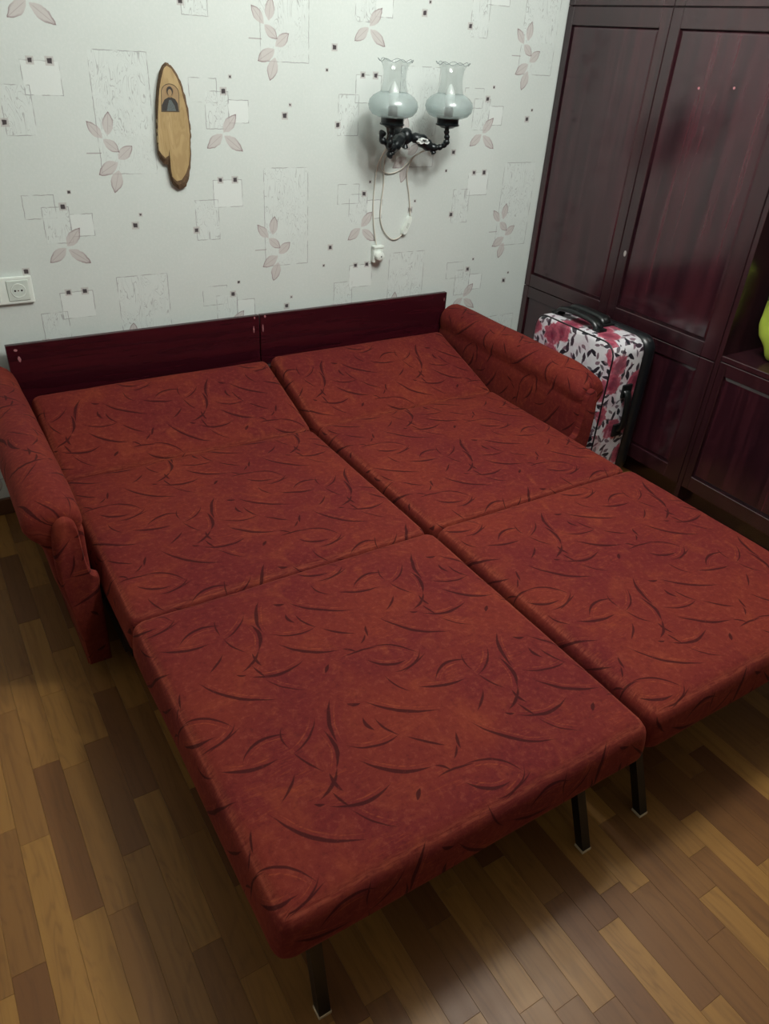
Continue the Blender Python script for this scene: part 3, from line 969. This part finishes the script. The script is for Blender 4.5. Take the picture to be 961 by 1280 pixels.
def shell(name, x0, x1, mat, r, uvname=None, inset=0.0):
    hx, hy, hz = (x1 - x0) / 2, (CY1 - CY0) / 2 - inset, (CZ1 - CZ0) / 2 - inset
    c = Vector(((x0 + x1) / 2, (CY0 + CY1) / 2, (CZ0 + CZ1) / 2))
    uvs = []
    # outline in the y-z plane with large corner radius, edges rolled over by r
    R = 0.055 - inset
    pts = []
    for (sy, sz, a0) in ((1, 1, 0), (-1, 1, 90), (-1, -1, 180), (1, -1, 270)):
        for k in range(7):
            a = math.radians(a0 + 90 * k / 6)
            pts.append((sy * (hy - R) + R * math.cos(a), sz * (hz - R) + R * math.sin(a)))
    n = len(pts)
    rings = []
    for k in range(5):
        a = PI / 2 * k / 4
        rings.append((-hx + r - r * math.sin(PI / 2 - a), r - r * math.cos(PI / 2 - a)))   # x, inset
    rings = [(-hx + r * (1 - math.sin(PI / 2 * k / 4)), r * (1 - math.cos(PI / 2 * k / 4))) for k in range(4, -1, -1)]
    nb = 6
    for k in range(1, nb): rings.append((-hx + r + (2 * hx - 2 * r) * k / nb, 0.0))
    rings += [(hx - r * (1 - math.sin(PI / 2 * k / 4)), r * (1 - math.cos(PI / 2 * k / 4))) for k in range(0, 5)]
    vs, fs = [], []
    per = [0.0]
    for i in range(1, n):
        per.append(per[-1] + math.hypot(pts[i][0] - pts[i - 1][0], pts[i][1] - pts[i - 1][1]))
    for (x, ins) in rings:
        for (py, pz) in pts:
            # inset towards the centre line
            d = math.hypot(py, pz)
            qy = py - math.copysign(min(ins, abs(py)), py) * (abs(py) / hy)
            qz = pz - math.copysign(min(ins, abs(pz)), pz) * (abs(pz) / hz)
            vs.append((x + c.x, qy + c.y, qz + c.z))
    m = len(rings)
    for a in range(m - 1):
        for i in range(n):
            fs.append((a * n + i, a * n + (i + 1) % n, (a + 1) * n + (i + 1) % n, (a + 1) * n + i))
    fs.append(tuple(range(n))); fs.append(tuple((m - 1) * n + i for i in range(n)))
    o = mesh_from(name, vs, fs, mat, case, True)
    if uvname:
        ul = o.data.uv_layers.new(name=uvname)
        me = o.data; org = ORIGIN[case.name]
        for p in me.polygons:
            ax = max(range(3), key=lambda k: abs(p.normal[k]))
            for li in p.loop_indices:
                v = me.vertices[me.loops[li].vertex_index].co + org
                ul.data[li].uv = ((v.y, v.z), (v.x + 3.2, v.z), (v.y + 5.0, v.x))[ax]
    smooth_by_angle(o, 50)
    return o


shell('front_shell', CX0, CXS, M['floral'], 0.020, 'print')
shell('back_shell', CXS + 0.001, CX1, M['case_black'], 0.028, None, 0.002)
# zip piping round the broad face
pp = []
hy, hz, R = (CY1 - CY0) / 2 - 0.004, (CZ1 - CZ0) / 2 - 0.004, 0.052
for (sy, sz, a0) in ((1, 1, 0), (-1, 1, 90), (-1, -1, 180), (1, -1, 270)):
    for k in range(7):
        a = math.radians(a0 + 15 * k)
        pp.append((CX0 + 0.008, (CY0 + CY1) / 2 + sy * (hy - R) + R * math.cos(a), (CZ0 + CZ1) / 2 + sz * (hz - R) + R * math.sin(a)))
MB().tube(pp, 0.0032, 6, closed=True).build('zip_piping', M['case_black'], case, True)


def grip(pts, half_w, half_t, wdir):
    """flat strap-like bar swept along pts; wdir: width direction"""
    pts = catmull(pts, 5); wdir = Vector(wdir)
    vs, fs = [], []
    n = len(pts)
    for i, p in enumerate(pts):
        t = (pts[min(i + 1, n - 1)] - pts[max(i - 1, 0)]).normalized()
        nn = t.cross(wdir).normalized()
        f = 1.0 if 0 < i < n - 1 else 0.8
        for k in range(8):
            a = 2 * PI * (k + 0.5) / 8
            vs.append(tuple(p + wdir * half_w * f * math.copysign(min(1, abs(math.cos(a)) * 1.15), math.cos(a)) + nn * half_t * f * math.copysign(min(1, abs(math.sin(a)) * 1.15), math.sin(a))))
    for i in range(n - 1):
        for k in range(8):
            fs.append((i * 8 + k, i * 8 + (k + 1) % 8, (i + 1) * 8 + (k + 1) % 8, (i + 1) * 8 + k))
    fs.append(tuple(range(8))); fs.append(tuple((n - 1) * 8 + k for k in range(8)))
    return vs, fs


zt = CZ1
vs, fs = grip([(1.178, -0.462, zt - 0.004), (1.176, -0.480, zt + 0.022), (1.172, -0.53, zt + 0.032), (1.172, -0.62, zt + 0.032), (1.176, -0.665, zt + 0.022), (1.178, -0.685, zt - 0.004)], 0.022, 0.010, (1, 0, 0))
mesh_from('carry_handle', vs, fs, M['case_handle'], case, True, label='black carry handle on top')
for yy in (-0.462, -0.685):
    MB().box(1.156, 1.200, yy - 0.018, yy + 0.018, zt - 0.006, zt + 0.010, 0.005).build('handle_mount', M['case_handle'], case)
MB().box(1.225, 1.288, -0.66, -0.43, zt - 0.006, zt + 0.006, 0.004).build('handle_tray', M['case_handle'], case)
vs, fs = grip([(1.258, -0.455, zt), (1.258, -0.470, zt + 0.020), (1.258, -0.54, zt + 0.024), (1.258, -0.62, zt + 0.020), (1.258, -0.640, zt)], 0.024, 0.010, (1, 0, 0))
mesh_from('pull_handle', vs, fs, M['case_handle'], case, True, label='black telescopic pull handle, pushed in')
MB().box(1.292, 1.325, -0.60, -0.565, zt - 0.008, zt + 0.012, 0.004).build('lock', M['chrome'], case, label='shiny metal lock')
vs, fs = grip([(1.225, CY0 + 0.004, 0.430), (1.228, CY0 - 0.018, 0.412), (1.232, CY0 - 0.024, 0.345), (1.236, CY0 - 0.018, 0.275), (1.238, CY0 + 0.004, 0.258)], 0.016, 0.006, (1, 0, 0))
mesh_from('side_handle', vs, fs, M['case_handle'], case, True, label='black handle on the narrow side')
for zz in (0.425, 0.262):
    MB().box(1.206, 1.256, CY0 - 0.008, CY0 + 0.004, zz - 0.026, zz + 0.026, 0.004).build('handle_mount', M['case_handle'], case)
for xx in (1.150, 1.325):
    for yy in (-0.78, -0.45):
        MB().lathe([(0.004, -0.012), (0.021, -0.012), (0.022, 0.0), (0.021, 0.012), (0.004, 0.012)], 0, 0, 14)
        w = MB()
        prof = [(0.004, -0.011), (0.0195, -0.010), (0.021, 0.0), (0.0195, 0.010), (0.004, 0.011)]
        for (r, t) in prof:
            for k in range(14):
                a = 2 * PI * k / 14
                w.v.append((xx + t, yy + r * math.cos(a), 0.021 + r * math.sin(a)))
        for i in range(4):
            for k in range(14):
                w.f.append((i * 14 + k, i * 14 + (k + 1) % 14, (i + 1) * 14 + (k + 1) % 14, (i + 1) * 14 + k))
        w.f.append(tuple(range(14))); w.f.append(tuple(56 + k for k in range(14)))
        w.box(xx - 0.016, xx + 0.016, yy - 0.012, yy + 0.012, 0.030, 0.050, 0.003)
        w.build('wheel', M['case_handle'], case)

# ------------------------------------------------------------------ wood slice with a printed icon
SL_O = [(-0.1711, 1.3911), (-0.1567, 1.3837), (-0.1397, 1.3618), (-0.1285, 1.336), (-0.1213, 1.3063), (-0.1154, 1.2829), (-0.1126, 1.2454), (-0.1111, 1.2141), (-0.109, 1.2001), (-0.1143, 1.1753), (-0.1157, 1.1431), (-0.1214, 1.1031), (-0.1291, 1.07), (-0.137, 1.0497), (-0.1626, 1.0403), (-0.1797, 1.0546), (-0.1859, 1.0751), (-0.1892, 1.0953), (-0.1903, 1.1134), (-0.202, 1.1154), (-0.2126, 1.1281), (-0.2189, 1.1442), (-0.2187, 1.1757), (-0.2167, 1.2137), (-0.2136, 1.2511), (-0.2109, 1.2845), (-0.2048, 1.3176), (-0.1983, 1.3437), (-0.1911, 1.3665), (-0.1813, 1.3828)]
SL_I = [(-0.1739, 1.3836), (-0.1607, 1.3761), (-0.1474, 1.3557), (-0.1363, 1.3299), (-0.1309, 1.3036), (-0.1245, 1.2769), (-0.1203, 1.2429), (-0.1189, 1.2117), (-0.1181, 1.2012), (-0.1209, 1.1766), (-0.1227, 1.1445), (-0.128, 1.1156), (-0.1391, 1.0903), (-0.1551, 1.0704), (-0.1717, 1.0671), (-0.1846, 1.0803), (-0.1871, 1.1058), (-0.1867, 1.1345), (-0.1862, 1.161), (-0.1908, 1.1416), (-0.2014, 1.1347), (-0.2121, 1.1454), (-0.2188, 1.156), (-0.2187, 1.1839), (-0.2163, 1.2182), (-0.2128, 1.2521), (-0.2079, 1.2854), (-0.2022, 1.3184), (-0.195, 1.3445), (-0.1833, 1.3753)]
sl = thing('wood_slice', 'oval slice of wood with bark rim hanging on patterned wallpaper', 'wall decoration', (-0.165, 0.0, 1.04))
def densify(P, k=3):
    out = []
    for i in range(len(P)):
        a, c = P[i], P[(i + 1) % len(P)]
        for j in range(k): out.append((a[0] + (c[0] - a[0]) * j / k, a[1] + (c[1] - a[1]) * j / k))
    return out
O3, I3 = densify(SL_O), densify(SL_I)
n = len(O3)
vs = [(x, -0.001, z) for x, z in O3]
vs += [(x + random.uniform(-.0016, .0016), -0.012, z + random.uniform(-.0016, .0016)) for x, z in O3]
vs += [(x * 0.45 + X * 0.55 + random.uniform(-.001, .001), -0.0205, z * 0.45 + Z * 0.55 + random.uniform(-.001, .001)) for (x, z), (X, Z) in zip(O3, I3)]
vs += [(x, -0.0215, z) for x, z in I3]
fs = []
for a in range(3):
    for i in range(n):
        fs.append((a * n + i, a * n + (i + 1) % n, (a + 1) * n + (i + 1) % n, (a + 1) * n + i))
fs.append(tuple(range(n)))
mesh_from('bark', vs, fs, M['bark'], sl, label='dark rough bark rim')
MB().prism(I3, -0.004, -0.0222).build('slab', M['slab'], sl)
icx, icz = -0.1742, 0
arch = [(-0.2015, 1.2625), (-0.1465, 1.2628), (-0.1430, 1.3080)] + [(-0.1702 + 0.0272 * math.cos(math.radians(a)), 1.311 + 0.0255 * math.sin(math.radians(a))) for a in range(15, 171, 15)] + [(-0.1970, 1.3080)]
pic = MB().prism(arch, -0.0220, -0.02245).build('printed_picture', M['ink_pale'], sl, label='small dark printed picture of a haloed figure')
ring = MB()
for i in range(len(arch)):
    a, c = Vector((arch[i][0], -0.0225, arch[i][1])), Vector((arch[(i + 1) % len(arch)][0], -0.0225, arch[(i + 1) % len(arch)][1]))
    ring.tube([a, c], 0.0008, 5)
ring.build('picture_border', M['ink'], pic)
circ = lambda x, z, rx, rz, k=16: [(x + rx * math.cos(2 * PI * i / k), z + rz * math.sin(2 * PI * i / k)) for i in range(k)]
MB().prism(circ(-0.1712, 1.3155, 0.0128, 0.0150), -0.0222, -0.0227).build('halo', M['ink_mid'], pic)
MB().prism(circ(-0.1712, 1.3175, 0.0098, 0.0125), -0.0222, -0.0229).build('hair', M['ink'], pic)
MB().prism(circ(-0.1712, 1.3140, 0.0062, 0.0090), -0.0222, -0.0231).build('face', M['ink_pale'], pic)
MB().prism([(-0.2000, 1.2640), (-0.1480, 1.2642), (-0.1490, 1.285), (-0.1560, 1.2965), (-0.1680, 1.3020), (-0.1760, 1.3015), (-0.1890, 1.2950), (-0.1985, 1.280)], -0.0222, -0.0226).build('robe', M['ink'], pic)
MB().prism([(-0.1850, 1.2650), (-0.1560, 1.2650), (-0.1600, 1.280), (-0.1690, 1.2945), (-0.1750, 1.2945), (-0.1800, 1.280)], -0.0222, -0.0229).build('robe_front', M['ink_grey'], pic)

# ------------------------------------------------------------------ sockets
sp = thing('switch_and_socket', 'white double wall plate with light switch and power socket', 'socket', (-0.694, 0.0, 0.767))
MB().box(-0.825, -0.650, -0.012, 0.0, 0.7265, 0.8085, 0.004).build('wall_plate', M['white_plastic'], sp)
for cx, knd in ((-0.6935, 's'), (-0.7790, 'w')):
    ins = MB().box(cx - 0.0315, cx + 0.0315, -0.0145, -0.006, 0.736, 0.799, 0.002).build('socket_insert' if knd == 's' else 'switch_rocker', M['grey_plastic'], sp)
    if knd == 's':
        rim = MB()
        rim.tube([(cx + 0.0205 * math.cos(2 * PI * k / 28), -0.0147, 0.7675 + 0.0205 * math.sin(2 * PI * k / 28)) for k in range(28)], 0.0013, 6, closed=True)
        rim.build('socket_rim', M['white_plastic'], ins, True)
        MB().prism(circ(cx, 0.7675, 0.0196, 0.0196, 28), -0.0142, -0.0147).build('socket_well', M['grey_plastic'], ins)
        for dx in (-0.0095, 0.0095):
            MB().prism(circ(cx + dx, 0.7675, 0.0030, 0.0030, 12), -0.0144, -0.0150).build('pin_hole', M['hole'], ins)
        MB().prism(circ(cx, 0.7675, 0.0020, 0.0020, 10), -0.0144, -0.0149).build('screw', M['chrome'], ins)
    else:
        MB().box(cx - 0.024, cx + 0.024, -0.0175, -0.0140, 0.743, 0.792, 0.0015).build('rocker_face', M['white_plastic'], ins)

so = thing('single_outlet', 'small white single outlet box below the wall sconce', 'socket', (0.600, 0.0, 0.78))
MB().box(0.580, 0.622, -0.022, 0.0, 0.752, 0.812, 0.004).build('outlet_box', M['white_plastic'], so)
MB().box(0.578, 0.624, -0.026, -0.002, 0.806, 0.815, 0.002).build('top_lip', M['white_plastic'], so)

# ------------------------------------------------------------------ wall sconce
sc = thing('wall_sconce', 'black two-arm wall sconce with glass oil-lamp style shades', 'lamp', (0.65, 0.0, 1.19))
# wall plate: an ornate shield
pl = MB()
shield = [(0.650, 1.262), (0.674, 1.250), (0.684, 1.225), (0.676, 1.200), (0.682, 1.175), (0.672, 1.150), (0.650, 1.132), (0.628, 1.150), (0.618, 1.175), (0.624, 1.200), (0.616, 1.225), (0.626, 1.250)]
def scaled(P, k, cx=0.650, cz=1.197): return [(cx + (x - cx) * k, cz + (z - cz) * k) for x, z in P]
k0, k1 = shield, scaled(shield, 0.82)
nn = len(shield)
pl.add([(x, -0.001, z) for x, z in k0] + [(x, -0.010, z) for x, z in k0] + [(x, -0.018, z) for x, z in k1],
       [tuple(range(nn)), tuple(range(2 * nn, 3 * nn))] + [(a * nn + i, a * nn + (i + 1) % nn, (a + 1) * nn + (i + 1) % nn, (a + 1) * nn + i) for a in range(2) for i in range(nn)])
smooth_by_angle(pl.build('wall_plate', M['plate_bronze'], sc), 40)
LX, RX, LY = 0.540, 0.771, -0.160
body = MB()
body.tube(catmull([(0.650, -0.012, 1.200), (0.650, -0.040, 1.206), (0.652, -0.075, 1.205)], 5), [0.024] * 4 + [0.020] * 3 + [0.018] * 4, 12)
body.lathe([(0.003, 1.160), (0.012, 1.165), (0.008, 1.176), (0.024, 1.188), (0.026, 1.205), (0.020, 1.220), (0.010, 1.228), (0.003, 1.230)], 0.652, -0.080, 14)
smooth_by_angle(body.build('center_boss', M['cast_black'], sc), 50)
def arm(cx, sgn, name='arm'):
    a = MB()
    pts = catmull([(0.652, -0.080, 1.203), (0.652 + sgn * 0.040, -0.105, 1.196), (0.652 + sgn * 0.078, -0.128, 1.174), (0.652 + sgn * 0.108, -0.148, 1.176), (cx + sgn * 0.004, LY, 1.195), (cx, LY, 1.222), (cx, LY, 1.246)], 6)
    m = len(pts)
    a.tube(pts, [0.0090 + 0.0125 * math.exp(-((i / m - 0.22) / 0.14) ** 2) + 0.003 * math.exp(-((i / m - 0.62) / 0.03) ** 2) + 0.002 * math.sin(i * 1.9) for i in range(m)], 12)
    # leaf curl under the arm
    a.tube(catmull([(0.652 + sgn * 0.062, -0.12, 1.186), (0.652 + sgn * 0.085, -0.132, 1.160), (0.652 + sgn * 0.090, -0.136, 1.150)], 4), [0.010, 0.010, 0.009, 0.008, 0.008, 0.009, 0.010, 0.008, 0.003], 8)
    o = a.build(name, M['cast_black'], sc)
    smooth_by_angle(o, 60)
    return o
ar = arm(RX, 1); al_ = arm(LX, -1)
# hanging curl below the left shade
d = MB()
d.tube(catmull([(0.520, -0.140, 1.225), (0.512, -0.140, 1.205), (0.528, -0.138, 1.190), (0.552, -0.135, 1.175), (0.556, -0.132, 1.152), (0.562, -0.130, 1.140)], 5), [0.010 + 0.003 * math.sin(i) for i in range(25)] + [0.006], 10)
smooth_by_angle(d.build('scroll', M['cast_black'], sc), 60)
# white painted flower on the right arm's body
fl = MB()
for k in range(5):
    a = math.radians(18 + 36 * k)
    cx, cz = 0.690 + 0.013 * math.cos(a), 1.186 + 0.011 * math.sin(a)
    fl.prism([(cx + 0.0085 * math.cos(a + t * PI / 4) * (1.3 if t in (0, 4) else 1), cz + 0.005 * math.sin(a + t * PI / 4) * (1.3 if t in (0, 4) else 1)) for t in range(8)], -0.1440, -0.1250)
fl.build('painted_flower', M['white_decal'], ar, label='white painted flower on the arm')
for (cx, tag) in ((LX, 0), (RX, 1)):
    c = MB().lathe([(0.010, 1.236), (0.022, 1.238), (0.030, 1.243), (0.041, 1.246), (0.0425, 1.249), (0.0385, 1.252), (0.0385, 1.266), (0.041, 1.269), (0.040, 1.272), (0.012, 1.272)], cx, LY, 28)
    smooth_by_angle(c.build('lamp_collar', M['cast_black'], sc), 40)
    c = MB().lathe([(0.010, 1.270), (0.016, 1.271), (0.017, 1.298), (0.014, 1.302), (0.008, 1.302)], cx, LY, 18)
    bh = smooth_by_angle(c.build('bulb_holder', M['cast_black'], sc), 40)
    c = MB().lathe([(0.004, 1.300), (0.012, 1.302), (0.014, 1.312), (0.018, 1.325), (0.0185, 1.338), (0.015, 1.352), (0.009, 1.364), (0.004, 1.371), (0.001, 1.373)], cx, LY, 20)
    c.build('bulb', M['bulb'], bh, True)
    outer = [(0.037, 1.268), (0.050, 1.269), (0.068, 1.276), (0.080, 1.289), (0.084, 1.304), (0.080, 1.319), (0.069, 1.331), (0.055, 1.339), (0.046, 1.343)]
    inner = [(r - 0.0022, z) for r, z in reversed(outer)]
    MB().lathe(outer + inner, cx, LY, 40, close=True).build('glass_globe', M['frost'], sc, True, label='frosted glass globe')
    outer = [(0.046, 1.343), (0.044, 1.350), (0.0405, 1.365), (0.0385, 1.382), (0.0385, 1.398), (0.041, 1.413), (0.047, 1.426), (0.0565, 1.433)]
    inner = [(r - 0.0018, z) for r, z in reversed(outer)]
    N0 = len(outer)
    def ruffle(an, i, r, z):
        q = i if i < N0 else 2 * N0 - 1 - i
        f = max(0.0, (q - N0 + 4) / 3.0)
        return r * (1 + 0.05 * f * math.cos(7 * an)), z + 0.0045 * f * math.cos(7 * an)
    ch = MB().lathe(outer + inner, cx, LY, 64, mod=ruffle, close=True).build('glass_chimney', M['clear'], sc, True, label='clear glass chimney with ruffled rim')
    rp = []
    for k in range(64):
        an = 2 * PI * k / 64
        r2, z2 = ruffle(an, N0 - 1, 0.0565, 1.433)
        rp.append((cx + r2 * math.cos(an), LY + r2 * math.sin(an), z2))
    MB().tube(rp, 0.0007, 5, closed=True).build('rim', M['rim'], ch, True)
# cords
MB().tube(catmull([(0.560, -0.125, 1.150), (0.606, -0.020, 1.122), (0.617, -0.006, 1.039), (0.610, -0.006, 0.960), (0.612, -0.006, 0.905), (0.634, -0.006, 0.860), (0.668, -0.006, 0.833), (0.695, -0.006, 0.834), (0.716, -0.007, 0.850)], 7), 0.0023, 6).build('cord', M['cord'], sc, True)
MB().tube(catmull([(0.746, -0.007, 0.914), (0.738, -0.005, 0.98), (0.722, -0.006, 1.04), (0.717, -0.010, 1.085), (0.735, -0.025, 1.130), (0.745, -0.090, 1.160), (0.735, -0.120, 1.172)], 7), 0.0022, 6).build('cord', M['cord'], sc, True)
MB().tube(catmull([(0.540, -0.150, 1.238), (0.536, -0.150, 1.190), (0.575, -0.030, 1.110), (0.578, -0.006, 1.032), (0.577, -0.005, 0.960), (0.582, -0.005, 0.900), (0.590, -0.008, 0.850), (0.596, -0.012, 0.817)], 7), 0.0022, 6).build('cord', M['cord'], sc, True)
MB().tube(catmull([(0.545, -0.150, 1.238), (0.555, -0.140, 1.200), (0.588, -0.030, 1.130), (0.600, -0.010, 1.085), (0.640, -0.008, 1.070), (0.690, -0.010, 1.085), (0.728, -0.030, 1.130), (0.738, -0.10, 1.165)], 7), 0.0020, 6).build('cord', M['cord'], sc, True)
# inline rocker switch on the loop
a, bq = Vector((0.716, -0.011, 0.850)), Vector((0.744, -0.011, 0.914))
t = (bq - a).normalized(); nrm = Vector((-t.z, 0, t.x))
poly = [a - nrm * 0.005, a + t * 0.012 - nrm * 0.0105, a + t * 0.058 - nrm * 0.0105, bq - nrm * 0.005, bq + nrm * 0.005, a + t * 0.058 + nrm * 0.0105, a + t * 0.012 + nrm * 0.0105, a + nrm * 0.005]
sw = MB().prism([(q.x, q.z) for q in poly], -0.018, -0.001).build('cord_switch', M['white_plastic'], sc)
m_ = (a + bq) / 2
poly = [m_ - t * 0.010 - nrm * 0.005, m_ + t * 0.010 - nrm * 0.005, m_ + t * 0.010 + nrm * 0.005, m_ - t * 0.010 + nrm * 0.005]
MB().prism([(q.x, q.z) for q in poly], -0.0205, -0.017).build('rocker', M['grey_plastic'], sw)
# plug in the outlet
pg = MB()
pr = [(0.0185, -0.0225), (0.0185, -0.034), (0.016, -0.042), (0.008, -0.046), (0.002, -0.046)]
for (r, y) in pr:
    for k in range(18):
        an = 2 * PI * k / 18
        pg.v.append((0.600 + r * math.cos(an), y, 0.780 + r * math.sin(an)))
for i in range(len(pr) - 1):
    for k in range(18):
        pg.f.append((i * 18 + k, i * 18 + (k + 1) % 18, (i + 1) * 18 + (k + 1) % 18, (i + 1) * 18 + k))
pg.f.append(tuple(range(18))); pg.f.append(tuple((len(pr) - 1) * 18 + k for k in range(18)))
plug = smooth_by_angle(pg.build('plug', M['white_plastic'], sc), 40)
MB().prism(circ(0.600, 0.780, 0.003, 0.003, 10), -0.0462, -0.0455).build('plug_screw', M['hole'], plug)
